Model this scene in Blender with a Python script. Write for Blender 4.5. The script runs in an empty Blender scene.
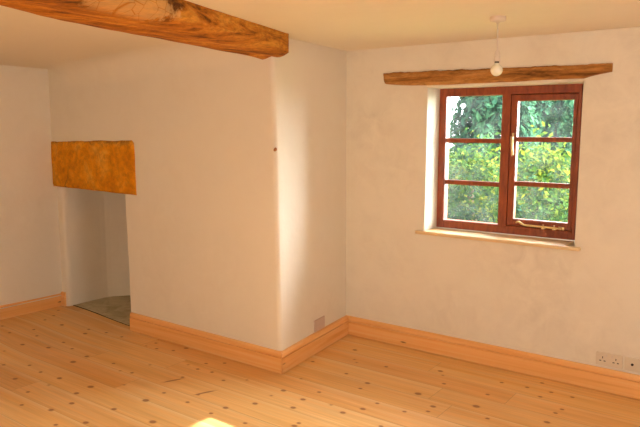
import bpy, bmesh, math, random
import numpy as np
from mathutils import Vector, Matrix, noise

random.seed(7)
rng = np.random.default_rng(11)
S = bpy.context.scene
C = S.collection

# ------------------------------------------------------------------ camera
cam_d = bpy.data.cameras.new('camera')
cam_d.sensor_width = 36.0
cam_d.lens = 643.23 / 640 * 36.0
cam_d.clip_start = 0.05
cam_d.clip_end = 200
cam = bpy.data.objects.new('camera', cam_d)
C.objects.link(cam)
r_ = Vector((0.80796376, 0.5892195, 0.00386513))
u_ = Vector((-0.07810827, 0.10059917, 0.99185629))
f_ = Vector((-0.58403224, 0.80168584, -0.1273034))
M3 = Matrix((r_, u_, -f_)).transposed()
cam.matrix_world = Matrix.Translation((0, 0, 1.6733)) @ M3.to_4x4()
S.camera = cam

# ------------------------------------------------------------------ light
S.view_settings.view_transform = 'Standard'
S.view_settings.look = 'None'
S.view_settings.exposure = 0.0
S.view_settings.gamma = 1.0
S.view_settings.use_curve_mapping = False

world = bpy.data.worlds.new('sky')
S.world = world
world.use_nodes = True
bg = world.node_tree.nodes['Background']
# bright hazy sky, with an added lobe that brightens the window reveal
wt = world.node_tree
w_tc = wt.nodes.new('ShaderNodeTexCoord')
w_dot = wt.nodes.new('ShaderNodeVectorMath')
w_dot.operation = 'DOT_PRODUCT'
w_dot.inputs[1].default_value = Vector((0.58, 0.76, 0.52)).normalized()
wt.links.new(w_tc.outputs['Generated'], w_dot.inputs[0])
w_rng = wt.nodes.new('ShaderNodeMapRange')
w_rng.interpolation_type = 'SMOOTHSTEP'
w_rng.inputs[1].default_value = 0.55
w_rng.inputs[2].default_value = 1.0
w_rng.inputs[3].default_value = 5.0
w_rng.inputs[4].default_value = 46.0
wt.links.new(w_dot.outputs['Value'], w_rng.inputs[0])
wt.links.new(w_rng.outputs[0], bg.inputs['Strength'])
bg.inputs['Color'].default_value = (0.90, 0.965, 1.0, 1)

def light(name, kind, loc, direction, energy, color, **kw):
    d = bpy.data.lights.new(name, kind)
    d.energy = energy
    d.color = color
    for k, v in kw.items():
        setattr(d, k, v)
    o = bpy.data.objects.new(name, d)
    C.objects.link(o)
    o.location = loc
    o.rotation_euler = Vector(direction).to_track_quat('-Z', 'Y').to_euler()
    return o

SUN_E, SUN_A = math.radians(23.12), math.radians(1.0)
sun_dir = (-math.cos(SUN_E) * math.cos(SUN_A), math.cos(SUN_E) * math.sin(SUN_A), -math.sin(SUN_E))
light('sun', 'SUN', (6, 1, 5), sun_dir, 24.0, (1.0, 0.94, 0.86), angle=math.radians(0.25))
# added fill lamps in the unseen right and back openings, boosting the daylight
light('fill_east_window', 'AREA', (1.66, 2.1, 1.47), (-1, 0.40, -0.12), 13, (0.82, 0.93, 1.0), shape='RECTANGLE', size=0.8, size_y=1.0)
light('fill_south_opening', 'AREA', (-1.1, -1.56, 1.45), (-0.65, 1, -0.10), 29, (1.0, 0.86, 0.62), shape='RECTANGLE', size=1.3, size_y=1.1)

# ------------------------------------------------------------------ dimensions
ROOM_X0, ROOM_X1, ROOM_Y0 = -5.447, 1.70, -1.60
BY = 3.319          # face of the chimney breast
WY = 4.331          # face of the window wall
FY = 4.531          # face of the window frame
H = 2.30
SK = 0.155          # skirting height
SKT = 0.02

# ------------------------------------------------------------------ helpers
def link(o):
    C.objects.link(o)
    return o

def mesh_obj(name, verts, faces, mat, parent=None, smooth=False, kind=None, label=None, cat=None, group=None):
    me = bpy.data.meshes.new(name)
    me.from_pydata([tuple(v) for v in verts], [], [tuple(f) for f in faces])
    me.update()
    return finish(name, me, mat, parent, smooth, kind, label, cat, group)

def finish(name, me, mat, parent=None, smooth=False, kind=None, label=None, cat=None, group=None):
    if mat is not None:
        me.materials.append(mat)
    if smooth:
        me.polygons.foreach_set('use_smooth', [True] * len(me.polygons))
    o = link(bpy.data.objects.new(name, me))
    if parent is not None:
        o.parent = parent
    tag(o, label, cat, group, kind)
    return o

def tag(o, label=None, cat=None, group=None, kind=None):
    for k, v in (('label', label), ('category', cat), ('group', group), ('kind', kind)):
        if v:
            o[k] = v
    return o

def empty(name, loc, label=None, cat=None, kind=None, group=None):
    o = link(bpy.data.objects.new(name, None))
    o.location = loc
    o.empty_display_size = 0.1
    return tag(o, label, cat, group, kind)

def bm_obj(name, bm, mat, parent=None, smooth=False, **kw):
    bmesh.ops.recalc_face_normals(bm, faces=bm.faces[:])
    me = bpy.data.meshes.new(name)
    bm.to_mesh(me)
    bm.free()
    return finish(name, me, mat, parent, smooth, **kw)

def bm_box(bm, x0, x1, y0, y1, z0, z1, bevel=0.0, seg=2):
    ret = bmesh.ops.create_cube(bm, size=1.0)
    vs = ret['verts']
    for v in vs:
        v.co = Vector(((x0 + x1) / 2 + v.co.x * (x1 - x0), (y0 + y1) / 2 + v.co.y * (y1 - y0), (z0 + z1) / 2 + v.co.z * (z1 - z0)))
    if bevel > 0:
        es = list({e for v in vs for e in v.link_edges})
        bmesh.ops.bevel(bm, geom=es, offset=bevel, segments=seg, affect='EDGES', profile=0.5)

def bm_lathe(bm, prof, seg=32, center=(0, 0, 0), axis='Z'):
    rings = []
    for r, z in prof:
        ring = []
        for i in range(seg):
            a = 2 * math.pi * i / seg
            if axis == 'Z':
                p = (r * math.cos(a), r * math.sin(a), z)
            else:
                p = (r * math.cos(a), z, r * math.sin(a))
            ring.append(bm.verts.new(Vector(p) + Vector(center)))
        rings.append(ring)
    for a, b in zip(rings, rings[1:]):
        for i in range(seg):
            bm.faces.new((a[i], a[(i + 1) % seg], b[(i + 1) % seg], b[i]))
    bm.faces.new(rings[0][::-1])
    bm.faces.new(rings[-1])

def bm_tube(bm, pts, radii, seg=10):
    pts = [Vector(p) for p in pts]
    rings = []
    for i, p in enumerate(pts):
        t = (pts[min(i + 1, len(pts) - 1)] - pts[max(i - 1, 0)]).normalized()
        up = Vector((0, 0, 1)) if abs(t.z) < 0.9 else Vector((1, 0, 0))
        a = t.cross(up).normalized()
        b = t.cross(a).normalized()
        r = radii[i] if isinstance(radii, (list, tuple)) else radii
        rings.append([bm.verts.new(p + a * r * math.cos(2 * math.pi * k / seg) + b * r * math.sin(2 * math.pi * k / seg)) for k in range(seg)])
    for a, b in zip(rings, rings[1:]):
        for i in range(seg):
            bm.faces.new((a[i], a[(i + 1) % seg], b[(i + 1) % seg], b[i]))
    bm.faces.new(rings[0][::-1])
    bm.faces.new(rings[-1])

def interp(x, pts):
    xs, ys = zip(*pts)
    return float(np.interp(x, xs, ys))

# ------------------------------------------------------------------ materials
def lin(r, g, b):
    f = lambda c: (c / 255 / 12.92) if c / 255 <= 0.04045 else ((c / 255 + 0.055) / 1.055) ** 2.4
    return (f(r), f(g), f(b), 1.0)

class NT:
    def __init__(self, name, rough=0.8, spec=0.5):
        self.m = bpy.data.materials.new(name)
        self.m.use_nodes = True
        self.t = self.m.node_tree
        self.b = self.t.nodes['Principled BSDF']
        self.b.inputs['Roughness'].default_value = rough
        self.b.inputs['Specular IOR Level'].default_value = spec
    def n(self, typ, **kw):
        nd = self.t.nodes.new(typ)
        for k, v in kw.items():
            setattr(nd, k, v)
        return nd
    def l(self, a, b):
        self.t.links.new(a, b)
    def sock(self, s, v):
        if isinstance(v, bpy.types.NodeSocket):
            self.l(v, s)
        elif v is not None:
            s.default_value = v
    def math(self, op, a, b=None, c=None, clamp=False):
        nd = self.n('ShaderNodeMath', operation=op, use_clamp=clamp)
        for i, v in enumerate((a, b, c)):
            if v is not None:
                self.sock(nd.inputs[i], v)
        return nd.outputs[0]
    def mix(self, fac, a, b, blend='MIX'):
        nd = self.n('ShaderNodeMix', data_type='RGBA', blend_type=blend)
        self.sock(nd.inputs[0], fac)
        self.sock(nd.inputs[6], a)
        self.sock(nd.inputs[7], b)
        return nd.outputs[2]
    def coords(self, scale=(1, 1, 1), loc=(0, 0, 0), rot=(0, 0, 0)):
        tc = self.n('ShaderNodeTexCoord')
        mp = self.n('ShaderNodeMapping')
        mp.inputs['Scale'].default_value = scale
        mp.inputs['Location'].default_value = loc
        mp.inputs['Rotation'].default_value = rot
        self.l(tc.outputs['Object'], mp.inputs[0])
        return mp.outputs[0]
    def noise(self, vec, scale, detail=4, rough=0.55, dist=0.0, dims='3D'):
        nd = self.n('ShaderNodeTexNoise', noise_dimensions=dims)
        nd.inputs['Scale'].default_value = scale
        nd.inputs['Detail'].default_value = detail
        nd.inputs['Roughness'].default_value = rough
        nd.inputs['Distortion'].default_value = dist
        if vec is not None:
            self.l(vec, nd.inputs['Vector'])
        return nd.outputs[0]
    def ramp(self, v, stops):
        nd = self.n('ShaderNodeValToRGB')
        e = nd.color_ramp.elements
        while len(e) < len(stops):
            e.new(0.5)
        for el, (p, c) in zip(e, stops):
            el.position = p
            el.color = c if len(c) == 4 else (*c, 1)
        self.l(v, nd.inputs[0])
        return nd.outputs[0]
    def rng(self, v, a, b, c=0.0, d=1.0):
        nd = self.n('ShaderNodeMapRange')
        nd.inputs[1].default_value = a
        nd.inputs[2].default_value = b
        nd.inputs[3].default_value = c
        nd.inputs[4].default_value = d
        self.l(v, nd.inputs[0])
        return nd.outputs[0]
    def color(self, c):
        self.sock(self.b.inputs['Base Color'], c)
    def bump(self, h, strength=0.2, dist=0.01):
        nd = self.n('ShaderNodeBump')
        nd.inputs['Strength'].default_value = strength
        nd.inputs['Distance'].default_value = dist
        self.l(h, nd.inputs['Height'])
        self.l(nd.outputs[0], self.b.inputs['Normal'])

def g3(v):
    return (v, v, v, 1)

def plaster(name, base, patch, amt, bump=0.25):
    t = NT(name, 0.9, 0.2)
    v = t.coords()
    a = t.noise(v, 1.3, 5, 0.6)
    b = t.noise(v, 7.0, 5, 0.65, 0.6)
    f = t.math('MULTIPLY', t.rng(a, 0.35, 0.7), t.rng(b, 0.35, 0.7))
    c = t.mix(t.math('MULTIPLY', f, amt), base, patch)
    t.color(c)
    h = t.math('ADD', t.math('MULTIPLY', t.noise(v, 3.0, 3), 1.0), t.math('MULTIPLY', t.noise(v, 38.0, 3), 0.10))
    t.bump(h, bump, 0.03)
    return t.m

M = {}
M['wall'] = plaster('limewashed_plaster', (0.85, 0.755, 0.62, 1), (0.77, 0.665, 0.53, 1), 0.6)
M['wall_patchy'] = plaster('patchy_plaster', (0.85, 0.755, 0.62, 1), (0.66, 0.56, 0.45, 1), 0.7)
M['ceiling'] = plaster('ceiling_plaster', (0.87, 0.775, 0.63, 1), (0.81, 0.71, 0.56, 1), 0.4)
M['reveal'] = plaster('white_reveal', (0.9, 0.88, 0.84, 1), (0.85, 0.83, 0.78, 1), 0.4)

def pine_floor():
    t = NT('pine_boards', 0.36, 0.4)
    tc = t.n('ShaderNodeTexCoord')
    sep = t.n('ShaderNodeSeparateXYZ')
    t.l(tc.outputs['Object'], sep.inputs[0])
    x, y = sep.outputs[0], sep.outputs[1]
    W = 0.2135
    yy = t.math('DIVIDE', t.math('ADD', y, 0.1 - 3.105 + 20 * W - 0.1), W)
    row = t.math('FLOOR', yy)
    fr = t.math('SUBTRACT', yy, row)
    wn = t.n('ShaderNodeTexWhiteNoise', noise_dimensions='1D')
    t.l(row, wn.inputs['W'])
    off = t.math('MULTIPLY', wn.outputs['Value'], 3.7)
    L = 3.6
    xx = t.math('DIVIDE', t.math('ADD', x, t.math('ADD', off, 40.0)), L)
    col = t.math('FLOOR', xx)
    fx = t.math('SUBTRACT', xx, col)
    pid = t.math('ADD', t.math('MULTIPLY', row, 17.31), t.math('MULTIPLY', col, 5.77))
    wn2 = t.n('ShaderNodeTexWhiteNoise', noise_dimensions='1D')
    t.l(pid, wn2.inputs['W'])
    rid = wn2.outputs['Value']
    # grain
    cmb = t.n('ShaderNodeCombineXYZ')
    t.l(t.math('MULTIPLY', x, 0.45), cmb.inputs[0])
    t.l(t.math('MULTIPLY', y, 9.0), cmb.inputs[1])
    t.l(t.math('MULTIPLY', rid, 60.0), cmb.inputs[2])
    g1 = t.noise(cmb.outputs[0], 1.6, 3, 0.5, 0.5)
    cmb2 = t.n('ShaderNodeCombineXYZ')
    t.l(t.math('MULTIPLY', x, 1.1), cmb2.inputs[0])
    t.l(t.math('MULTIPLY', y, 34.0), cmb2.inputs[1])
    t.l(t.math('MULTIPLY', rid, 90.0), cmb2.inputs[2])
    g2 = t.noise(cmb2.outputs[0], 2.0, 3, 0.6, 0.4)
    base = t.ramp(g1, [(0.25, FLOOR_C[0]), (0.5, FLOOR_C[1]), (0.75, FLOOR_C[2])])
    fine = t.ramp(g2, [(0.35, g3(0.90)), (0.65, g3(1.05))])
    c = t.mix(1.0, base, fine, 'MULTIPLY')
    # board to board tone, reddish heartwood boards
    tone = t.ramp(rid, [(0.0, (0.90, 0.80, 0.70, 1)), (0.35, (1.0, 0.97, 0.94, 1)), (0.7, (1.03, 1.03, 1.0, 1)), (1.0, (0.98, 0.88, 0.82, 1))])
    c = t.mix(1.0, c, tone, 'MULTIPLY')
    # pale sapwood along one edge of each board
    e = t.rng(fr, 0.80, 0.93)
    e = t.math('MULTIPLY', e, t.rng(g1, 0.3, 0.6))
    c = t.mix(t.math('MULTIPLY', e, 0.4, clamp=True), c, FLOOR_C[3])
    # joints
    j1 = t.math('LESS_THAN', t.math('MULTIPLY', fr, W), 0.0032)
    j2 = t.math('LESS_THAN', t.math('MULTIPLY', fx, L), 0.0035)
    j = t.math('MAXIMUM', j1, j2)
    c = t.mix(t.math('MULTIPLY', j, 0.38), c, lin(112, 62, 24))
    # knots live in a surface attribute
    at = t.n('ShaderNodeAttribute', attribute_name='knot')
    kf = at.outputs['Fac']
    halo = t.rng(kf, 0.08, 0.45)
    core = t.rng(kf, 0.45, 0.62)
    c = t.mix(t.math('MULTIPLY', halo, 0.38), c, lin(178, 96, 40))
    c = t.mix(t.math('MULTIPLY', core, 0.75), c, lin(146, 76, 22))
    t.color(c)
    t.l(t.rng(g2, 0.3, 0.7, 0.33, 0.42), t.b.inputs['Roughness'])
    t.bump(t.math('SUBTRACT', 1.0, j), 0.25, 0.002)
    return t.m
FLOOR_C = [(0.78, 0.40, 0.12, 1), (0.85, 0.485, 0.18, 1), (0.88, 0.555, 0.24, 1), (0.90, 0.65, 0.35, 1)]
M['floor'] = pine_floor()

def pine(name, axis, knots=True):
    t = NT(name, 0.42, 0.4)
    sc = {'x': (0.5, 10, 26), 'y': (10, 0.5, 26)}[axis]
    v = t.coords(sc)
    g1 = t.noise(v, 1.3, 4, 0.55, 0.5)
    c = t.ramp(g1, [(0.3, (0.80, 0.36, 0.10, 1)), (0.5, (0.90, 0.45, 0.15, 1)), (0.72, (0.92, 0.54, 0.23, 1))])
    if knots:
        v2 = t.coords({'x': (2.6, 0.01, 9.5), 'y': (0.01, 2.6, 9.5)}[axis])
        vo = t.n('ShaderNodeTexVoronoi')
        vo.inputs['Scale'].default_value = 1.0
        t.l(v2, vo.inputs['Vector'])
        d = vo.outputs['Distance']
        sep = t.n('ShaderNodeSeparateColor')
        t.l(vo.outputs['Color'], sep.inputs[0])
        on = t.math('GREATER_THAN', sep.outputs[0], 0.45)
        k = t.math('MULTIPLY', t.rng(d, 0.085, 0.03), on)
        c = t.mix(t.math('MULTIPLY', k, 0.85), c, lin(110, 56, 24))
    t.color(c)
    return t.m
M['pine_x'] = pine('pine_skirting_along_window_wall', 'x')
M['pine_y'] = pine('pine_skirting_along_side', 'y')
M['pine_board'] = pine('pine_window_board', 'x', False)
for _e, _c in zip(next(n for n in M['pine_board'].node_tree.nodes if n.type == 'VALTORGB').color_ramp.elements, ((0.80, 0.54, 0.26, 1), (0.85, 0.61, 0.33, 1), (0.88, 0.67, 0.40, 1))):
    _e.color = _c
M['pine_board'].node_tree.nodes['Principled BSDF'].inputs['Roughness'].default_value = 0.3
M['pine_board'].node_tree.nodes['Principled BSDF'].inputs['Specular IOR Level'].default_value = 0.7

def old_oak(name, dark, mid, light, pale=None):
    t = NT(name, 0.8, 0.25)
    v = t.coords({'beam': (16, 1.6, 16), 'lintel': (1.8, 16, 20)}[name.split('_')[-1]])
    g = t.noise(v, 1.0, 6, 0.65, 0.8)
    v1 = t.coords()
    b = t.noise(v1, 6.0, 5, 0.65)
    c = t.ramp(g, [(0.34, dark), (0.5, mid), (0.66, light)])
    c = t.mix(t.rng(b, 0.5, 0.75, 0.0, 0.4), c, mid)
    fine = t.noise(t.coords({'beam': (60, 18, 60), 'lintel': (18, 60, 70)}[name.split('_')[-1]]), 1.0, 4, 0.7)
    c = t.mix(1.0, c, t.ramp(fine, [(0.3, g3(0.62)), (0.5, g3(1.0)), (0.7, g3(1.2))]), 'MULTIPLY')
    if pale:
        # a bare, scraped patch
        sep = t.n('ShaderNodeSeparateXYZ')
        t.l(v1, sep.inputs[0])
        yy = t.math('ADD', sep.outputs[1], t.rng(b, 0.3, 0.7, -0.22, 0.22))
        m = t.math('MULTIPLY', t.rng(yy, 1.52, 1.6), t.rng(yy, 2.08, 2.0))
        m = t.math('MULTIPLY', m, t.rng(sep.outputs[2], 2.165, 2.185))
        vo = t.n('ShaderNodeTexVoronoi', feature='DISTANCE_TO_EDGE')
        t.l(t.coords((8, 14, 14)), vo.inputs['Vector'])
        vo.inputs['Scale'].default_value = 1.0
        crack = t.rng(vo.outputs['Distance'], 0.03, 0.0)
        pc = t.mix(crack, pale, mid)
        c = t.mix(t.math('MULTIPLY', m, 0.62), c, pc)
    t.color(c)
    h = t.math('ADD', t.math('MULTIPLY', g, 1.0), t.math('MULTIPLY', t.noise(v1, 60, 3), 0.3))
    t.bump(h, 0.6, 0.012)
    return t.m
M['beam'] = old_oak('aged_oak_beam', lin(92, 50, 10), lin(186, 112, 28), lin(212, 146, 54), lin(222, 176, 114))
M['lintel'] = old_oak('aged_oak_lintel', lin(104, 62, 22), lin(178, 118, 56), lin(206, 152, 88))

def stone():
    t = NT('ochre_sandstone', 0.9, 0.2)
    v = t.coords()
    a = t.noise(v, 4.5, 6, 0.65, 0.8)
    b = t.noise(v, 22, 6, 0.75)
    c = t.ramp(a, [(0.3, lin(206, 122, 8)), (0.5, lin(236, 154, 18)), (0.68, lin(242, 176, 62))])
    c = t.mix(t.rng(b, 0.42, 0.72, 0, 0.65), c, lin(150, 88, 14))
    # dark crust along the upper rim
    sep = t.n('ShaderNodeSeparateXYZ')
    t.l(v, sep.inputs[0])
    rim = t.rng(t.math('ADD', sep.outputs[2], t.rng(b, 0.3, 0.7, -0.03, 0.03)), 1.545, 1.60)
    c = t.mix(t.math('MULTIPLY', rim, 0.7), c, lin(126, 84, 30))
    # slanting old crack near the left end
    cr = t.math('ADD', sep.outputs[0], t.math('MULTIPLY', sep.outputs[2], -0.33))
    cr = t.math('ADD', cr, t.rng(a, 0.3, 0.7, -0.03, 0.03))
    d = t.math('ABSOLUTE', t.math('ADD', cr, 5.625))
    ck = t.math('MULTIPLY', t.rng(d, 0.022, 0.0), t.rng(sep.outputs[2], 1.42, 1.2))
    c = t.mix(t.math('MULTIPLY', ck, 0.7), c, lin(118, 72, 18))
    t.color(c)
    t.bump(t.math('ADD', a, t.math('MULTIPLY', b, 0.5)), 0.6, 0.015)
    return t.m
M['stone'] = stone()

def hearth_mat():
    t = NT('grey_flagstone', 0.8, 0.3)
    v = t.coords()
    a = t.noise(v, 6, 6, 0.7, 0.5)
    c = t.ramp(a, [(0.3, lin(158, 144, 112)), (0.5, lin(192, 178, 146)), (0.7, lin(216, 204, 174))])
    t.color(c)
    t.bump(a, 0.4, 0.01)
    return t.m
M['hearth'] = hearth_mat()

def plain(name, col, rough=0.5, metal=0.0, spec=0.5, var=0.06):
    t = NT(name, rough, spec)
    a = t.noise(t.coords(), 25, 3)
    dark = tuple(c * (1 - var) for c in col[:3]) + (1,)
    t.color(t.mix(a, dark, col))
    t.b.inputs['Metallic'].default_value = metal
    return t.m

def frame_wood():
    t = NT('red_brown_stained_timber', 0.38, 0.5)
    v = t.coords((14, 14, 3))
    g = t.noise(v, 3.0, 4, 0.6, 0.4)
    t.color(t.ramp(g, [(0.3, lin(120, 50, 22)), (0.7, lin(164, 78, 38))]))
    return t.m
M['frame'] = frame_wood()
M['brass'] = plain('polished_brass', lin(240, 214, 158), 0.38, 0.85)
M['plastic'] = plain('cream_white_plastic', lin(222, 204, 188), 0.4)
M['socket'] = plain('white_socket_plastic', lin(226, 208, 184), 0.4)
M['blank'] = plain('pinkish_grey_plate', lin(214, 186, 168), 0.6)
M['slot'] = plain('dark_slot', lin(58, 44, 36), 0.7)
M['bulb'] = plain('pearl_glass_bulb', lin(250, 244, 222), 0.22)
M['dark_metal'] = plain('dull_lamp_cap_metal', lin(120, 104, 88), 0.4, 0.8)
M['nail'] = plain('rusty_iron', lin(176, 118, 66), 0.8, 0.0)
M['white_stone'] = plain('pale_outer_masonry', lin(226, 222, 208), 0.9)
M['bark'] = plain('grey_brown_bark', lin(112, 92, 72), 0.9, var=0.3)
M['grass'] = plain('lawn_green', lin(104, 132, 58), 0.9, var=0.4)
M['joint'] = plain('dark_gap', lin(70, 50, 34), 0.9)

def leaf_mat(name, dark, mid, light):
    t = NT(name, 0.75, 0.08)
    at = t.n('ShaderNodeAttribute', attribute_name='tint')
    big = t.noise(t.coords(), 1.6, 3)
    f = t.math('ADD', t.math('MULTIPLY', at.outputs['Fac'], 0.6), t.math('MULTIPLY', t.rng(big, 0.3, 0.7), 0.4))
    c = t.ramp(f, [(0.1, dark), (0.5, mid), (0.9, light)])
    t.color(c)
    tr = t.n('ShaderNodeBsdfTranslucent')
    t.l(c, tr.inputs[0])
    mx = t.n('ShaderNodeMixShader')
    mx.inputs[0].default_value = 0.35
    t.l(t.b.outputs[0], mx.inputs[1])
    t.l(tr.outputs[0], mx.inputs[2])
    t.l(mx.outputs[0], t.t.nodes['Material Output'].inputs[0])
    return t.m
M['conifer'] = leaf_mat('blue_green_needles', lin(18, 46, 38), lin(40, 80, 62), lin(74, 116, 80))
M['broadleaf'] = leaf_mat('yellow_green_leaves', lin(26, 56, 34), lin(64, 94, 32), lin(146, 142, 40))
M['hedge'] = leaf_mat('mid_green_leaves', lin(44, 72, 50), lin(72, 100, 62), lin(110, 132, 76))

def glass_mat():
    m = bpy.data.materials.new('window_glass')
    m.use_nodes = True
    nt = m.node_tree
    for n in list(nt.nodes):
        nt.nodes.remove(n)
    out = nt.nodes.new('ShaderNodeOutputMaterial')
    tr = nt.nodes.new('ShaderNodeBsdfTransparent')
    tr.inputs[0].default_value = (0.97, 0.985, 0.98, 1)
    gl = nt.nodes.new('ShaderNodeBsdfGlossy')
    gl.inputs['Roughness'].default_value = 0.02
    df = nt.nodes.new('ShaderNodeBsdfTranslucent')
    df.inputs[0].default_value = (0.95, 0.97, 0.96, 1)
    ns = nt.nodes.new('ShaderNodeTexNoise')
    ns.inputs['Scale'].default_value = 7.0
    ns.inputs['Detail'].default_value = 4.0
    tc = nt.nodes.new('ShaderNodeTexCoord')
    nt.links.new(tc.outputs['Object'], ns.inputs['Vector'])
    mr = nt.nodes.new('ShaderNodeMapRange')
    mr.inputs[1].default_value = 0.3
    mr.inputs[2].default_value = 0.75
    mr.inputs[3].default_value = 0.0
    mr.inputs[4].default_value = 0.016
    nt.links.new(ns.outputs[0], mr.inputs[0])
    lw = nt.nodes.new('ShaderNodeFresnel')
    lw.inputs[0].default_value = 1.3
    mx = nt.nodes.new('ShaderNodeMixShader')
    nt.links.new(lw.outputs[0], mx.inputs[0])
    nt.links.new(tr.outputs[0], mx.inputs[1])
    nt.links.new(gl.outputs[0], mx.inputs[2])
    mx2 = nt.nodes.new('ShaderNodeMixShader')       # faint milky haze mixed into the panes, paling the view
    nt.links.new(mr.outputs[0], mx2.inputs[0])
    nt.links.new(mx.outputs[0], mx2.inputs[1])
    nt.links.new(df.outputs[0], mx2.inputs[2])
    nt.links.new(mx2.outputs[0], out.inputs[0])
    return m
M['glass'] = glass_mat()

KNOTS = [(-5.255,2.674,1),(-5.049,2.624,1),(-4.73,2.555,2),(-4.526,2.649,2),(-4.921,3.013,2),(-5.143,2.991,1),(-4.981,2.794,1),(-4.828,2.731,1),(-4.543,2.789,1),(-4.361,2.746,1),(-4.099,2.584,3),(-4.443,2.253,1),(-4.288,2.359,1),(-5.197,3.107,1),(-5.317,3.227,1),(-4.702,2.395,0),(-4.126,2.164,2),(-4.102,2.334,1),(-3.895,2.348,2),(-3.846,2.095,1),(-3.689,1.966,1),(-3.479,2.033,2),(-3.465,2.162,2),(-3.578,2.269,2),(-3.844,2.239,0),(-3.276,1.938,1),(-4.665,3.1,1),(-4.597,3.019,2),(-4.487,3.145,1),(-4.295,3.154,1),(-4.121,2.712,2),(-3.838,2.74,1),(-3.95,3.219,1),(-3.84,3.135,1),(-3.605,2.878,0),(-3.958,3.129,0),(-3.597,2.386,3),(-3.186,2.265,2),(-3.163,2.056,2),(-3.134,2.462,3),(-2.861,2.292,3),(-3.582,2.704,1),(-3.679,2.679,0),(-3.448,2.537,0),(-3.247,2.783,4),(-3.24,2.859,1),(-2.926,2.767,4),(-2.938,2.718,1),(-3.134,2.607,1),(-2.905,2.599,1),(-2.658,2.681,2),(-2.673,2.573,1),(-2.976,2.985,1),(-3.146,3.045,1),(-3.269,3.026,1),(-2.854,3.085,0),(-2.542,3.094,2),(-2.355,3.059,2),(-2.329,2.927,2),(-2.555,2.833,2),(-2.421,2.598,1),(-2.553,2.985,0),(-2.171,2.74,2),(-2.341,3.211,1),(-2.573,3.32,0),(-2.173,2.783,1),(-2.377,3.581,1),(-2.169,3.525,2),(-2.159,3.42,1),(-1.95,3.287,1),(-1.978,3.165,2),(-2.047,3.05,2),(-2.222,3.862,1),(-1.771,3.031,1),(-2.167,3.097,0),(-1.873,4.017,2),(-1.825,3.955,0),(-1.753,3.822,1),(-1.815,3.57,3),(-1.651,3.452,2),(-1.644,3.37,1),(-1.757,3.283,1),(-1.439,3.612,3),(-1.451,3.826,1),(-1.45,4.073,1),(-1.285,4.094,1),(-1.229,4.228,1),(-1.133,4.106,1),(-1.168,3.992,1),(-1.019,3.806,1),(-1.022,3.65,2),(-1.319,3.491,1),(-1.001,4.107,1),(-1.002,3.882,1),(-3.667,3.279,2),(-3.706,3.185,1),(-3.301,3.138,1),(-3.2,3.224,1),(-3.387,3.045,0),(-3.267,3.027,0),(-2.596,4.027,2),(-2.484,3.849,0),(-2.439,3.808,0),(-2.706,3.632,1),(-2.223,3.864,1)]

# ================================================================== structure
def grid(name, P, mat, **kw):
    """P: array (n, m, 3) of points -> one quad mesh."""
    n, m = P.shape[:2]
    idx = np.arange(n * m).reshape(n, m)
    f = np.stack([idx[:-1, :-1], idx[1:, :-1], idx[1:, 1:], idx[:-1, 1:]], -1).reshape(-1, 4)
    me = bpy.data.meshes.new(name)
    me.from_pydata(P.reshape(-1, 3).tolist(), [], f.tolist())
    me.update()
    return finish(name, me, mat, **kw), me

# ---- floor: fine where the photo sees it, knots in a surface attribute
gx = np.concatenate([np.linspace(-5.9, -5.62, 5), np.arange(-5.6, -0.35, 0.009), np.linspace(-0.3, ROOM_X1, 12)])
gy = np.concatenate([np.linspace(ROOM_Y0, 1.6, 18), np.arange(1.64, 4.31, 0.009), np.linspace(4.315, 4.335, 3)])
GX, GY = np.meshgrid(gx, gy, indexing='ij')
def floor_z(x):      # the old floor rises about 3 cm towards the left wall
    s = np.clip((-4.4 - np.asarray(x, float)) / 0.9, 0, 1)
    return 0.032 * s * s * (3 - 2 * s)
P = np.stack([GX, GY, floor_z(GX)], -1)
floor, me = grid('floor', P, M['floor'], kind='structure', label='knotty pine board floor')
kn = np.zeros_like(GX)
def add_knot(x, y, rx, ry, rot=0.0, depth=1.0):
    dx, dy = GX - x, GY - y
    c, s = math.cos(rot), math.sin(rot)
    a, b = dx * c + dy * s, -dx * s + dy * c
    d = np.sqrt((a / rx) ** 2 + (b / ry) ** 2)
    np.maximum(kn, depth * np.clip(1.35 - 0.75 * d, 0, 1), out=kn)
for (x, y, k) in KNOTS:
    if k == 4:      # spike knot lying across the board
        add_knot(x, y, 0.060, 0.008, 1.15)
    elif k == 3:
        add_knot(x, y, 0.019, 0.0155)
    elif k == 2:
        add_knot(x, y, 0.0155, 0.0125)
    elif k == 1:
        add_knot(x, y, 0.0115, 0.0095)
    else:
        add_knot(x, y, 0.012, 0.010, 0, 0.62)
at = me.attributes.new('knot', 'FLOAT', 'POINT')
at.data.foreach_set('value', kn.reshape(-1).astype(np.float32))

# ---- chimney breast: plan profile of the face, rounded corner, side
def side_x(y):
    return -2.745 + (-2.884 + 2.745) * (y - BY) / (WY - BY)
def lean(z):        # the arris leans back a little with height
    return -0.030 * z
R_C = 0.032
def breast_profile(z):
    pts = []
    for x in np.linspace(-4.378 - 0.022 * min(max(z, 0), 1.165), -2.95, 40):
        pts.append((x, BY))
    xc = -2.745 + lean(z)
    for a in np.linspace(-math.pi / 2, -0.13, 10):
        pts.append((xc - R_C + R_C * math.cos(a), BY + R_C + R_C * math.sin(a)))
    for y in np.linspace(BY + 0.08, WY + 0.02, 26):
        pts.append((side_x(y) + lean(z) * (1 - 0.75 * (y - BY) / (WY - BY)), y))
    return pts
zs = np.concatenate([np.linspace(-0.02, 1.95, 45), np.linspace(1.97, 2.40, 44)])
P = np.array([[(x, y, z) for (x, y) in breast_profile(z)] for z in zs])
def ceil_z(x):
    s = min(max((-3.0 - x) / 2.5, 0), 1)
    return H - 0.085 * s * s * (3 - 2 * s)
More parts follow.
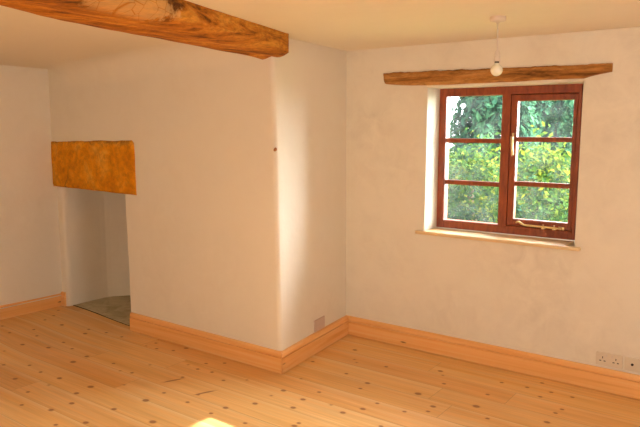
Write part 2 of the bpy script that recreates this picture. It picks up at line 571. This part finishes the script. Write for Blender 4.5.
def cove(P):        # the plaster of the breast sweeps into the ceiling
    for i in range(P.shape[0]):
        for j in range(P.shape[1]):
            x, y, z = P[i, j]
            if y > BY + 0.03 or x > -2.85:
                continue
            k = min(max((-2.85 - x) / 0.35, 0), 1)
            k2 = min(max((x + 5.45) / 0.4, 0), 1)
            r = 0.20 * k * k * (3 - 2 * k) * k2 * k2 * (3 - 2 * k2)
            t = z - (ceil_z(x) - r)
            if t > 0 and r > 0.002:
                # beyond r the sheet runs on flat, just above the ceiling
                if t <= r:
                    a = math.asin(t / r)
                    P[i, j, 1] = y - r * (1 - math.cos(a))
                else:
                    P[i, j, 1] = y - r - (t - r)
                    P[i, j, 2] = ceil_z(x) + 0.004
    return P
def wobble(P, amp, axis):
    for i in range(P.shape[0]):
        for j in range(P.shape[1]):
            P[i, j, axis] += amp * noise.noise(Vector(P[i, j]) * 1.1)
    return P
P = cove(wobble(P, 0.008, 1))
grid('wall_chimney', P, M['wall'], smooth=True, kind='structure', label='plastered chimney breast with rounded corner')
# part above the alcove
xs = np.linspace(-5.50, -4.38, 30)
zz = np.concatenate([np.linspace(1.165, 1.95, 20), np.linspace(1.97, 2.40, 44)])
P = np.array([[(x, BY, z) for x in xs] for z in zz])
P = cove(wobble(P, 0.008, 1))
grid('wall_over_alcove', P, M['wall'], smooth=True, kind='structure', label='plaster above the stone lintel')
# alcove: pier at the left, splayed cheek, back, right jamb, soffit
plan = [(-5.50, 3.353), (-5.385, 3.355), (-5.368, 3.360), (-5.358, 3.373), (-5.353, 3.395), (-5.354, 3.52), (-5.356, 3.66), (-5.354, 3.73), (-5.346, 3.78), (-5.325, 3.82), (-5.23, 3.949), (-5.18, 4.02),
        (-5.15, 4.06), (-5.09, 4.085), (-4.80, 4.09), (-4.42, 4.09), (-4.39, 4.08), (-4.376, 4.05), (-4.377, 3.80), (-4.381, 3.45), (-4.38, 3.33), (-4.379, BY + 0.002)]
zz = np.linspace(-0.02, 1.26, 24)
P = np.array([[(x + (-0.022 * z if x > -4.5 else 0.0), y, z) for (x, y) in plan] for z in zz])
grid('wall_alcove', P, M['wall'], smooth=False, kind='structure', label='plastered inside of the low alcove')
mesh_obj('ceiling_alcove', [(-5.62, 3.40, 1.24), (-4.36, 3.40, 1.24), (-4.36, 4.2, 1.24), (-5.62, 4.2, 1.24)], [(0, 1, 2, 3)], M['wall'], kind='structure')

# ---- left wall
ys = np.linspace(ROOM_Y0, 3.40, 70)
zz = np.linspace(-0.02, 2.36, 40)
P = np.array([[(ROOM_X0, y, z) for y in ys] for z in zz])
P = wobble(P, 0.006, 0)
grid('wall_left', P, M['wall'], smooth=True, kind='structure')

# ---- window wall with a deep reveal
def holed_wall(name, mat, x0, x1, z0, z1, hx0, hx1, hz0, hz1, place, depth, step=0.09, bevel=0.018):
    """A wall face with one opening, its reveal `depth` deep; place(u, d, w) -> xyz."""
    us = sorted(set(list(np.arange(x0, hx0, step)) + list(np.linspace(hx0, hx1, 12)) + list(np.arange(hx1 + step, x1, step)) + [x1]))
    ws = sorted(set(list(np.arange(z0, hz0, step)) + list(np.linspace(hz0, hz1, 12)) + list(np.arange(hz1 + step, z1, step)) + [z1]))
    bm = bmesh.new()
    V = {}
    def vert(u, w, d=0.0):
        k = (round(u, 4), round(w, 4), d)
        if k not in V:
            V[k] = bm.verts.new(place(u, d, w))
        return V[k]
    for a, b in zip(us, us[1:]):
        for c, d in zip(ws, ws[1:]):
            if hx0 - 1e-6 <= a and b <= hx1 + 1e-6 and hz0 - 1e-6 <= c and d <= hz1 + 1e-6:
                continue
            bm.faces.new((vert(a, c), vert(b, c), vert(b, d), vert(a, d)))
    hu = [u for u in us if hx0 - 1e-6 <= u <= hx1 + 1e-6]
    hw = [w for w in ws if hz0 - 1e-6 <= w <= hz1 + 1e-6]
    ring = [(u, hw[0]) for u in hu] + [(hu[-1], w) for w in hw[1:]] + [(u, hw[-1]) for u in hu[::-1][1:]] + [(hu[0], w) for w in hw[::-1][1:-1]]
    for i in range(len(ring)):
        a, b = ring[i], ring[(i + 1) % len(ring)]
        bm.faces.new((vert(*a), vert(*b), vert(*b, depth), vert(*a, depth)))
    if bevel:
        es = []
        for i in range(len(ring)):
            e = bm.edges.get((vert(*ring[i]), vert(*ring[(i + 1) % len(ring)])))
            if e:
                es.append(e)
        bmesh.ops.bevel(bm, geom=es, offset=bevel, segments=4, affect='EDGES', profile=0.5)
    return bm_obj(name, bm, mat, smooth=False, kind='structure')

WX0, WX1, WZ0, WZ1 = -2.183, -1.150, 0.915, 1.992
holed_wall('wall_window', M['wall_patchy'], -2.95, ROOM_X1, -0.02, 2.38, WX0, WX1 + 0.055, WZ0, WZ1, lambda u, d, w: (u - (0.055 * (u - WX0) / (WX1 + 0.055 - WX0) if d else 0.0), WY + d, w), 0.24)
# outer leaf of the same wall, pale masonry seen through the glass
holed_wall('wall_outer', M['white_stone'], -7.0, 3.0, -0.6, 3.0, WX0 + 0.022, WX1 - 0.022, WZ0 + 0.04, WZ1 - 0.02, lambda u, d, w: (u, FY + 0.14 - d, w), 0.062, step=0.5, bevel=0.0)

# ---- unseen right and back walls, each with an opening placed and sized for the light it admits
holed_wall('wall_right', M['wall'], ROOM_Y0, WY + 0.02, -0.02, 2.38, 1.55, 2.455, 0.95, 1.98, lambda u, d, w: (ROOM_X1 + d, u, w), 0.30, step=0.4)
holed_wall('wall_back', M['wall'], ROOM_X0, ROOM_X1, -0.02, 2.38, -1.8, -0.4, 0.9, 2.0, lambda u, d, w: (u, ROOM_Y0 - d, w), 0.30, step=0.4)

# ---- ceiling: dips toward the left, coved into the chimney breast
cx = np.concatenate([np.arange(-5.50, -2.4, 0.03), np.linspace(-2.4, ROOM_X1 + 0.02, 24)])
cy = np.concatenate([np.linspace(ROOM_Y0 - 0.02, 2.8, 20), np.arange(2.83, 4.36, 0.02)])
P = np.zeros((len(cx), len(cy), 3))
for i, x in enumerate(cx):
    s = min(max((-3.0 - x) / 2.5, 0), 1)
    s = s * s * (3 - 2 * s)
    for j, y in enumerate(cy):
        z = H - 0.085 * s
        z += 0.002 * noise.noise(Vector((x * 0.9, y * 0.9, 3.1)))
        P[i, j] = (x, y, z)
grid('ceiling', P, M['ceiling'], smooth=True, kind='structure')

# ---- skirting boards (torus/ogee top)
PROF0 = [(-0.014, 0.0), (0.0200, 0.0), (0.0200, 0.112), (0.0095, 0.1125), (0.0095, 0.1185), (0.0195, 0.122), (0.0185, 0.131), (0.0150, 0.139), (0.0120, 0.146), (0.0105, 0.151), (0.0070, SK), (-0.014, SK)]
def skirt_run(name, a, b, mat, label, ea=0, eb=0, z0=0.004, sz=0.98):
    """straight run; ea/eb = +1 outer mitre, -1 inner mitre, 0 square end."""
    a, b = Vector(a), Vector(b)
    t = (b - a).normalized()
    n = Vector((t.y, -t.x))
    verts = []
    PROF = [(d, z0 + z * sz) for d, z in PROF0]
    m = len(PROF)
    for p, e, sgn in ((a, ea, -1), (b, eb, 1)):
        for d, z in PROF:
            q = p + n * d + t * (sgn * e * d)
            verts.append((q.x, q.y, z))
    bm = bmesh.new()
    vs = [bm.verts.new(v) for v in verts]
    for k in range(m):
        bm.faces.new((vs[k], vs[(k + 1) % m], vs[m + (k + 1) % m], vs[m + k]))
    bm.faces.new(vs[:m])
    bm.faces.new(vs[m:][::-1])
    return bm_obj(name, bm, mat, kind='structure', label=label)
# walking with the room on the right: left wall going +y, pier going +x, breast +x, side +y, window wall +x
skirt_run('baseboard_left', (ROOM_X0 - 0.004, ROOM_Y0), (ROOM_X0 - 0.012, 3.351), M['pine_y'], 'pine skirting along the left wall', 0, -1, 0.0305, 0.86)
skirt_run('baseboard_alcove', (ROOM_X0 - 0.012, 3.351), (-5.388, 3.355), M['pine_x'], 'short return of pine skirting beside the alcove', -1, 0, 0.0305, 0.86)
skirt_run('baseboard_chimney', (-4.372, BY - 0.004), (-2.742, BY - 0.004), M['pine_x'], 'pine skirting across the chimney breast', 0, 1)
skirt_run('baseboard_side', (-2.742, BY - 0.004), (-2.866, WY - 0.003), M['pine_y'], 'pine skirting on the side of the chimney breast', 1, -1)
skirt_run('baseboard_window', (-2.866, WY - 0.003), (ROOM_X1, WY - 0.003), M['pine_x'], 'pine skirting under the window', -1, 0)

# ================================================================== window
win = empty('window_1', (-1.66, FY, WZ0), kind='structure', label='red-brown timber casement window of six panes')
def part(name, bm, mat, parent, smooth=False, **kw):
    o = bm_obj(name, bm, mat, None, smooth, **kw)
    o.parent = parent
    base = parent
    off = Vector((0, 0, 0))
    while base is not None:
        off += base.location
        base = base.parent
    o.matrix_parent_inverse = Matrix.Translation(-off)
    return o
FB = FY + 0.075
bm = bmesh.new()
bm_box(bm, WX0, -2.126, FY, FB, WZ0 + 0.022, WZ1, 0.005)
bm_box(bm, -1.174, WX1, FY, FB, WZ0 + 0.022, WZ1, 0.005)
bm_box(bm, -2.13, -1.17, FY + 0.0005, FB, 1.934, WZ1, 0.005)
bm_box(bm, -2.13, -1.17, FY + 0.0005, FB, WZ0 + 0.022, 0.998, 0.005)
bm_box(bm, -1.695, -1.632, FY + 0.001, FB, 0.99, 1.94, 0.005)
for q in ((-1.634, -1.612, 0.99, 1.94), (-1.190, -1.170, 0.99, 1.94), (-1.634, -1.170, 1.915, 1.94), (-1.634, -1.170, 0.99, 1.018)):
    bm_box(bm, q[0], q[1], FY + 0.0612, FB - 0.001, q[2], q[3])
frame = part('outer_frame', bm, M['frame'], win)
# fixed light at the left: two glazing bars, three panes
def bar(x0, x1, z, name, parent, y0):
    b = bmesh.new()
    bm_box(b, x0, x1, y0, y0 + 0.03, z - 0.017, z + 0.017, 0.006)
    return part(name, b, M['frame'], parent)
bar(-2.128, -1.69, 1.606, 'glazing_bar', win, FY + 0.014)
bar(-2.128, -1.69, 1.290, 'glazing_bar', win, FY + 0.014)
def pane(x0, x1, z0, z1, parent, y):
    b = bmesh.new()
    bm_box(b, x0, x1, y, y + 0.004, z0, z1)
    return part('glass_pane', b, M['glass'], parent)
for z0, z1 in ((0.99, 1.276), (1.304, 1.592), (1.62, 1.94)):
    pane(-2.134, -1.688, z0, z1, win, FY + 0.030)
# opening casement at the right
cas = empty('casement_sash', (0, 0, 0))
cas.parent = win
bm = bmesh.new()
Y0, Y1 = FY + 0.008, FY + 0.06
bm_box(bm, -1.629, -1.584, Y0, Y1, 1.001, 1.931, 0.005)
bm_box(bm, -1.203, -1.176, Y0, Y1, 1.001, 1.931, 0.005)
bm_box(bm, -1.588, -1.199, Y0 + 0.0005, Y1, 1.888, 1.931, 0.005)
bm_box(bm, -1.588, -1.199, Y0 + 0.0005, Y1, 1.001, 1.050, 0.005)
part('sash_frame', bm, M['frame'], cas)
bar(-1.587, -1.20, 1.620, 'glazing_bar', cas, FY + 0.016)
bar(-1.587, -1.20, 1.304, 'glazing_bar', cas, FY + 0.016)
for z0, z1 in ((1.046, 1.290), (1.318, 1.606), (1.634, 1.893)):
    pane(-1.59, -1.197, z0, z1, cas, FY + 0.034)
# brass espagnolette-style handle on the stile
bm = bmesh.new()
bm_box(bm, -1.6145, -1.5985, FY - 0.001, FY + 0.0085, 1.555, 1.665, 0.003)
bm_lathe(bm, [(0.009, FY - 0.022), (0.011, FY - 0.016), (0.011, FY)], 14, (-1.6065, 0, 1.628), 'Y')
bm_tube(bm, [(-1.6065, FY - 0.020, 1.640), (-1.604, FY - 0.024, 1.610), (-1.600, FY - 0.028, 1.570), (-1.597, FY - 0.028, 1.535), (-1.597, FY - 0.024, 1.512), (-1.601, FY - 0.021, 1.503)], [0.009, 0.0105, 0.0095, 0.0105, 0.010, 0.007], 10)
part('window_handle', bm, M['brass'], cas, True, label='brass casement handle')
# brass stay along the bottom rail
bm = bmesh.new()
ys_ = FY - 0.012
bm_tube(bm, [(-1.555, ys_, 1.025), (-1.545, ys_, 1.034), (-1.530, ys_, 1.033), (-1.512, ys_, 1.020), (-1.490, ys_, 1.014), (-1.40, ys_, 1.013), (-1.30, ys_, 1.011), (-1.245, ys_, 1.010)], [0.005, 0.007, 0.008, 0.008, 0.0075, 0.0075, 0.0075, 0.0075], 10)
for x in (-1.36, -1.285):
    bm_box(bm, x - 0.012, x + 0.012, ys_ - 0.006, FY + 0.012, 0.997, 1.009, 0.002)
    bm_lathe(bm, [(0.004, 1.003), (0.004, 1.024), (0.006, 1.026), (0.003, 1.030)], 10, (x, ys_, 0))
bm_lathe(bm, [(0.007, ys_ - 0.008), (0.010, ys_ - 0.004), (0.010, FY + 0.009)], 12, (-1.243, 0, 1.010), 'Y')
bm_box(bm, -1.262, -1.222, FY + 0.004, FY + 0.010, 0.999, 1.021, 0.002)
part('window_stay', bm, M['brass'], cas, True, label='brass casement stay')
# window board
bm = bmesh.new()
bm_box(bm, -2.246, -1.054, WY - 0.032, WY + 0.004, 0.905, 0.931, 0.008, 3)
bm_box(bm, WX0 + 0.001, WX1 - 0.001, WY - 0.01, FY + 0.01, 0.9055, 0.9305, 0.001)
part('window_board', bm, M['pine_board'], win, False, label='pale pine window board')
bm = bmesh.new()
bm_box(bm, WX0 + 0.036, WX1 - 0.036, FB + 0.005, FY + 0.20, 0.94, 0.974, 0.004)
part('outer_sill', bm, M['white_stone'], win, False, label='pale stone outer sill')

# ---- old timber lintel over the window
def timber_lintel():
    top = [(-2.552, 2.112), (-2.157, 2.110), (-1.635, 2.101), (-1.239, 2.095), (-0.928, 2.092)]
    bot = [(-2.552, 2.040), (-2.522, 2.026), (-2.40, 2.014), (-2.194, 2.006), (-1.997, 2.005), (-1.631, 2.006), (-1.093, 2.010), (-1.052, 2.022), (-0.965, 2.034), (-0.928, 2.040)]
    n, m = 110, 18
    bm = bmesh.new()
    loops = []
    for i in range(n + 1):
        x = -2.552 + (2.552 - 0.928) * i / n
        zt, zb = interp(x, top), interp(x, bot)
        zt += 0.006 * noise.noise(Vector((x * 9, 1.3, 0))) + 0.004 * noise.noise(Vector((x * 31, 4, 0)))
        zb += 0.004 * noise.noise(Vector((x * 7, 7.7, 0)))
        loop = []
        yf = WY - 0.022
        sec = [(WY + 0.03, zt), (yf + 0.008, zt)] + [(yf, zt + (zb - zt) * k / 8) for k in range(1, 8)] + [(yf + 0.007, zb + 0.001), (WY + 0.03, zb)]
        for (y, z) in sec:
            d = 0.004 * noise.noise(Vector((x * 5, y * 20, z * 40)))
            xx = x
            if i == 0:
                xx += 0.010 * (zt - z) / 0.08 * 1.5
            loop.append(bm.verts.new((xx, y + (d if y < WY else 0), z)))
        loops.append(loop)
    k = len(loops[0])
    for a, b in zip(loops, loops[1:]):
        for j in range(k):
            bm.faces.new((a[j], a[(j + 1) % k], b[(j + 1) % k], b[j]))
    bm.faces.new(loops[0][::-1])
    bm.faces.new(loops[-1])
    return bm_obj('timber_lintel', bm, M['lintel'], None, True, label='rough old timber lintel set in the plaster above the window', cat='lintel')
timber_lintel()

# ---- ceiling beam
def ceiling_beam():
    xl = [(-1.55, -1.75), (0.0, -2.18), (0.8, -2.36), (1.344, -2.490), (1.68, -2.618), (2.23, -2.697), (3.13, -2.845), (3.36, -2.93)]
    xm = [(-1.55, -1.62), (0.0, -2.06), (1.35, -2.43), (1.57, -2.47), (2.02, -2.53), (2.51, -2.64), (3.0, -2.765), (3.36, -2.83)]
    xr = [(-1.55, -1.52), (1.0, -2.135), (2.217, -2.432), (3.319, -2.697), (3.36, -2.70)]
    n = 150
    bm = bmesh.new()
    loops = []
    for i in range(n + 1):
        y = -1.56 + (BY + 0.035 + 1.56) * i / n
        a, b, c = interp(y, xl), interp(y, xm), interp(y, xr)
        e = min(max((y - 3.0) / 0.3, 0), 1)
        zl, zm, zr = 2.142, 2.150 + 0.004 * e, 2.215 - 0.035 * e
        sec = [(a, 2.33), (a, 2.27), (a - 0.004, 2.20), (a, zl + 0.02), (a + 0.015, zl), ((a + b) / 2, (zl + zm) / 2 - 0.002), (b - 0.02, zm), (b + 0.01, zm + 0.008)]
        for k in range(1, 6):
            f = k / 6
            bx, bz = b + (c - 0.004 - b) * f, zm + (zr - zm) * f
            bulge = 0.012 * math.sin(math.pi * f)
            sec.append((bx + bulge * 0.7, bz - bulge * 0.7))
        sec += [(c - 0.002, zr), (c, zr + (2.33 - zr) * 0.33), (c, zr + (2.33 - zr) * 0.66), (c, 2.33)]
        loop = []
        for (x, z) in sec:
            v = Vector((x * 8, y * 2.2, z * 8))
            d = 0.007 * noise.noise(v) + 0.003 * noise.noise(v * 3.3)
            k = 1.0 if z < 2.3 else 0.0
            loop.append(bm.verts.new((x + d * k, y, z + 0.6 * d * k)))
        loops.append(loop)
    k = len(loops[0])
    for p, q in zip(loops, loops[1:]):
        for j in range(k):
            bm.faces.new((p[j], p[(j + 1) % k], q[(j + 1) % k], q[j]))
    bm.faces.new(loops[0][::-1])
    bm.faces.new(loops[-1])
    return bm_obj('ceiling_beam', bm, M['beam'], None, True, label='rough-hewn oak beam running under the ceiling to the chimney breast', cat='beam')
ceiling_beam()

# ---- stone lintel over the alcove
def stone_lintel():
    n, m = 48, 20
    TL, TR, BR, BL = Vector((-5.455, 1.571)), Vector((-4.262, 1.594)), Vector((-4.256, 1.150)), Vector((-5.455, 1.152))
    bm = bmesh.new()
    front = []
    yf = BY - 0.014
    for i in range(n + 1):
        col = []
        for j in range(m + 1):
            u, w = i / n, j / m
            p = TL * (1 - u) * (1 - w) + TR * u * (1 - w) + BR * u * w + BL * (1 - u) * w
            ez = 0.008 * noise.noise(Vector((p.x * 3.1, 2.2, 9.0))) + 0.004 * noise.noise(Vector((p.x * 17.3, 2.2, 9.0)))
            z = p.y + ez * (1 - w) + (0.5 * ez) * w
            if w > 0.5:     # lower edge rises a little at the left
                z += 0.012 * (1 - u) * (w - 0.5) * 2
            x = p.x + (0.008 * noise.noise(Vector((0, 1.7, p.y * 8)))) * u
            e = min(u, 1 - u, w, 1 - w)
            y = yf + (0.012 if e == 0 else 0.0) + 0.007 * noise.noise(Vector((p.x * 5, 0, p.y * 5)))
            col.append(bm.verts.new((x, y, z)))
        front.append(col)
    for i in range(n):
        for j in range(m):
            bm.faces.new((front[i][j], front[i + 1][j], front[i + 1][j + 1], front[i][j + 1]))
    rim = [front[i][0] for i in range(n + 1)] + [front[n][j] for j in range(1, m + 1)] + [front[i][m] for i in range(n - 1, -1, -1)] + [front[0][j] for j in range(m - 1, 0, -1)]
    back = [bm.verts.new((v.co.x, BY + 0.085, v.co.z)) for v in rim]
    for a in range(len(rim)):
        b = (a + 1) % len(rim)
        bm.faces.new((rim[a], rim[b], back[b], back[a]))
    bm.faces.new(back)
    return bm_obj('stone_lintel', bm, M['stone'], None, True, label='ochre stone slab set in the plaster above the low alcove', cat='lintel')
stone_lintel()

# ---- hearth slab
hp = [(-5.35, 3.402), (-4.87, 3.389), (-4.385, 3.375), (-4.380, 4.07), (-5.14, 4.07), (-5.235, 3.955), (-5.33, 3.83), (-5.352, 3.74)]
bm = bmesh.new()
lo = [bm.verts.new((x, y, -0.03)) for x, y in hp]
hi = [bm.verts.new((x, y, 0.005 + float(floor_z(x)))) for x, y in hp]
bm.faces.new(lo[::-1])
bm.faces.new(hi)
for i in range(len(hp)):
    j = (i + 1) % len(hp)
    bm.faces.new((lo[i], lo[j], hi[j], hi[i]))
hearth = bm_obj('hearth_slab', bm, M['hearth'], None, False, label='worn grey stone slab on the alcove floor', cat='hearth')
bm = bmesh.new()
prev = None
for x in np.linspace(-5.35, -4.385, 14):
    y = 3.375 + (x + 4.385) / (-5.35 + 4.385) * 0.027
    row = [bm.verts.new((x, y + dy, float(floor_z(x)) + dz)) for dy, dz in ((-0.003, -0.004), (-0.003, 0.003), (0.003, 0.0058), (0.003, -0.004))]
    if prev:
        for k in range(4):
            bm.faces.new((prev[k], prev[(k + 1) % 4], row[(k + 1) % 4], row[k]))
    prev = row
part('joint_strip', bm, M['joint'], hearth, label='dark gap along the front edge')

# ================================================================== pendant light
px, py = -1.362, 3.529
pend = empty('pendant_light', (px, py, H), 'bare bulb hanging on a short white flex from a ceiling rose', 'lamp')
bm = bmesh.new()
bm_lathe(bm, [(0.044, H + 0.012), (0.044, H - 0.016), (0.042, H - 0.021), (0.036, H - 0.024), (0.014, H - 0.027), (0.009, H - 0.032), (0.006, H - 0.036)], 36, (px, py, 0))
part('ceiling_rose', bm, M['plastic'], pend, True)
bm = bmesh.new()
bm_tube(bm, [(px, py, H - 0.028), (px + 0.001, py, 2.20), (px + 0.003, py, 2.115)], 0.0034, 10)
part('flex', bm, M['plastic'], pend, True)
bx = px + 0.003
bm = bmesh.new()
bm_lathe(bm, [(0.005, 2.122), (0.010, 2.118), (0.0145, 2.104), (0.0155, 2.088), (0.0175, 2.086), (0.0175, 2.062), (0.015, 2.060)], 28, (bx, py, 0))
part('lamp_holder', bm, M['plastic'], pend, True)
bm = bmesh.new()
bm_lathe(bm, [(0.0125, 2.062), (0.0125, 2.044), (0.011, 2.042)], 24, (bx, py, 0))
cap = None
bulb_bm = bmesh.new()
prof = [(0.0120, 2.052), (0.0130, 2.047), (0.0165, 2.040)]
zc, rb = 2.013, 0.033
for k in range(15):
    a = math.radians(55) - math.radians(145) * k / 14
    prof.append((max(rb * math.cos(a), 0.0004), zc + rb * math.sin(a)))
bm_lathe(bulb_bm, prof, 32, (bx, py, 0))
bulb = part('light_bulb', bulb_bm, M['bulb'], pend, True, label='unlit pearl glass bulb')
cap = bm_obj('bulb_cap', bm, M['dark_metal'], bulb, True, label='dull metal bayonet cap')

# ================================================================== sockets
def plate_x(name, x0, x1, z0, z1, label, cat, holes):
    root = empty(name, ((x0 + x1) / 2, WY, z0), label, cat)
    b = bmesh.new()
    bm_box(b, x0, x1, WY - 0.009, WY + 0.006, z0, z1, 0.003, 2)
    part('face_plate', b, M['socket'], root)
    for kind, lst in holes:
        for (cx_, cz_, w, h) in lst:
            b = bmesh.new()
            if kind == 'pin_slot':
                bm_box(b, cx_ - w / 2, cx_ + w / 2, WY - 0.0096, WY - 0.006, cz_ - h / 2, cz_ + h / 2)
                part('pin_slot', b, M['slot'], root)
            elif kind == 'rocker_switch':
                bm_box(b, cx_ - w / 2, cx_ + w / 2, WY - 0.0125, WY - 0.006, cz_ - h / 2, cz_ + h / 2, 0.001)
                part('rocker_switch', b, M['plastic'], root)
            else:
                bm_lathe(b, [(w, WY - 0.014), (w, WY - 0.006)], 16, (cx_, 0, cz_), 'Y')
                part('aerial_outlet', b, M['slot'], root)
    return root
SX, SZ = -0.921, 0.172
pins = []
for c in (0.040, 0.120):
    pins += [(SX + c, SZ + 0.055, 0.005, 0.013), (SX + c - 0.013, SZ + 0.033, 0.012, 0.006), (SX + c + 0.013, SZ + 0.033, 0.012, 0.006)]
plate_x('double_socket', SX, SX + 0.160, SZ + 0.001, SZ + 0.087, 'white double power socket just above the skirting', 'socket',
        [('pin_slot', pins), ('rocker_switch', [(SX + 0.062, SZ + 0.069, 0.011, 0.018), (SX + 0.098, SZ + 0.069, 0.011, 0.018)])])
plate_x('aerial_socket', SX + 0.172, SX + 0.262, SZ + 0.001, SZ + 0.087, 'white single aerial plate to the right of the double socket', 'socket',
        [('aerial_outlet', [(SX + 0.217, SZ + 0.045, 0.008, 0)])])
# blank plate on the side of the chimney breast
bm = bmesh.new()
bm_box(bm, -0.006, 0.007, -0.080, 0.080, 0.0, 0.092, 0.003, 2)
bl = bm_obj('blank_plate', bm, M['blank'], None, False, label='pinkish grey blank plate low on the side of the chimney breast', cat='plate')
yb = 3.872
bl.location = (side_x(yb) + lean(0.2) * 0.58 + 0.001, yb, 0.157)
bl.rotation_euler = (0, 0, math.atan2(2.884 - 2.745, WY - BY))
# nail in the arris
bm = bmesh.new()
bm_tube(bm, [(-2.83, 3.37, 1.554), (-2.797, 3.330, 1.554), (-2.780, 3.308, 1.549), (-2.784, 3.300, 1.541)], [0.008, 0.009, 0.011, 0.008], 10)
bm_obj('wall_nail', bm, M['nail'], None, True, label='rusty nail stub in the corner of the chimney breast', cat='nail')

# ================================================================== garden
GZ = -0.45
mesh_obj('ground', [(-60, FY + 0.2, GZ), (20, FY + 0.2, GZ), (20, 70, GZ), (-60, 70, GZ)], [(0, 1, 2, 3)], M['grass'], kind='structure')

def leaf_mesh(name, centers, normals, size, mat, parent, tint, aspect=1.8, droop=None):
    n = len(centers)
    t = np.cross(normals, rng.normal(size=(n, 3)))
    if droop is not None:
        t = t * (1 - droop[3]) + np.array(droop[:3]) * droop[3]
        t -= normals * np.sum(t * normals, 1, keepdims=True)
    t /= np.linalg.norm(t, axis=1, keepdims=True) + 1e-9
    b = np.cross(normals, t)
    s = size * rng.uniform(0.6, 1.25, (n, 1))
    L, Wd = t * s * aspect * 0.5, b * s * 0.5
    V = np.stack([centers - L, centers + Wd * 0.9 + normals * s * 0.1, centers + L, centers - Wd * 0.9 + normals * s * 0.1], 1).reshape(-1, 3)
    F = np.arange(4 * n).reshape(n, 4)
    me = bpy.data.meshes.new(name)
    me.from_pydata(V.tolist(), [], F.tolist())
    me.update()
    a = me.attributes.new('tint', 'FLOAT', 'FACE')
    a.data.foreach_set('value', np.clip(tint, 0, 1).astype(np.float32))
    return finish(name, me, mat, parent)

def unit(v):
    return v / (np.linalg.norm(v, axis=1, keepdims=True) + 1e-9)

def trunk(name, h, r, parent, z_to):
    b = bmesh.new()
    bm_tube(b, [(0, 0, 0), (0.04, 0.02, h * 0.3), (-0.03, 0.03, h * 0.6), (0.02, 0, z_to)], [r, r * 0.8, r * 0.55, r * 0.2], 10)
    return bm_obj(name, b, M['bark'], parent, True)

def conifer(x, y, h, rad, label, n_branch=240, leaves=70):
    root = empty('conifer_tree', (x, y, GZ), label, 'tree', group=None)
    trunk('trunk', h, 0.16, root, h * 0.97)
    cs, ns, ts = [], [], []
    for i in range(n_branch):
        f = (i + 0.5) / n_branch
        z = h * (0.04 + 0.95 * f)
        L = rad * (1 - f) ** 0.75 * rng.uniform(0.75, 1.1) + 0.18
        a = i * 2.39996 + rng.uniform(-0.3, 0.3)
        d = np.array([math.cos(a), math.sin(a), 0])
        s = rng.uniform(0.15, 1, leaves) ** 0.7
        sag = 0.22 * L * np.sin(s * 2.2) * 0.6 - 0.42 * L * s ** 2
        base = d[None] * (L * s)[:, None]
        base[:, 2] = z + sag
        side = np.array([-d[1], d[0], 0])
        base += side[None] * (rng.normal(size=leaves) * 0.16 * L * (1.1 - s * 0.6))[:, None]
        base[:, 2] -= np.abs(rng.normal(size=leaves)) * 0.16
        cs.append(base)
        nn = unit(np.array([[0, 0, 0.6]]) + d[None] * 0.6 + rng.normal(size=(leaves, 3)) * 0.45)
        ns.append(nn)
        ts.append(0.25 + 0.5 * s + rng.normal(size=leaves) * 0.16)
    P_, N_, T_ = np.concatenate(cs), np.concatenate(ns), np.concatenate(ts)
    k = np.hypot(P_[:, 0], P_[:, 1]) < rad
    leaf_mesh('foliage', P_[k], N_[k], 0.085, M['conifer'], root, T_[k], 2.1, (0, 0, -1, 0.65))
    return root

def broadleaf(x, y, h, rad, label, mat, n_cl=120, per=70, size=0.05, name='broadleaf_tree', squash=1.0):
    root = empty(name, (x, y, GZ), label, 'tree')
    trunk('trunk', h, 0.09, root, h * 0.7)
    cs, ns, ts = [], [], []
    for i in range(n_cl):
        u = unit(rng.normal(size=(1, 3)))[0]
        rr = rng.uniform(0.35, 1.0) ** 0.5
        c = np.array([u[0] * rad * rr, u[1] * rad * rr, h * 0.52 + u[2] * h * 0.46 * rr * squash])
        k = rng.uniform(0.13, 0.30)
        p = c[None] + rng.normal(size=(per, 3)) * np.array([k, k, k * 0.7])
        cs.append(p)
        ns.append(unit(rng.normal(size=(per, 3)) * 0.7 + u[None] * 0.5 + np.array([[0, 0, 0.5]])))
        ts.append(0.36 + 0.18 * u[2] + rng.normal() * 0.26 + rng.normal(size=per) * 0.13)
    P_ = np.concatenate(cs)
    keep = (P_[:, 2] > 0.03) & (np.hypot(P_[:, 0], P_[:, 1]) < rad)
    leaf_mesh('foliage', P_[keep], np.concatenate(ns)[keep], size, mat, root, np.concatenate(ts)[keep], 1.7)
    return root

conifer(-4.28, 11.0, 5.2, 0.92, 'tall feathery blue-green conifer seen through the left-hand panes')
conifer(-5.1, 15.7, 3.9, 1.15, 'feathery blue-green conifer behind, seen through the right-hand panes')
conifer(-3.72, 13.4, 2.85, 0.75, 'low blue-green conifer at the right edge of the window view')
broadleaf(-3.78, 9.0, 1.95, 0.62, 'yellow-green leafy tree standing before the tall conifer, across the left-hand panes', M['broadleaf'])
broadleaf(-2.62, 8.4, 2.02, 0.53, 'yellow-green leafy tree across the right-hand panes', M['broadleaf'])
broadleaf(-4.93, 9.3, 1.9, 0.50, 'mid-green bush low at the left edge of the window view', M['hedge'])
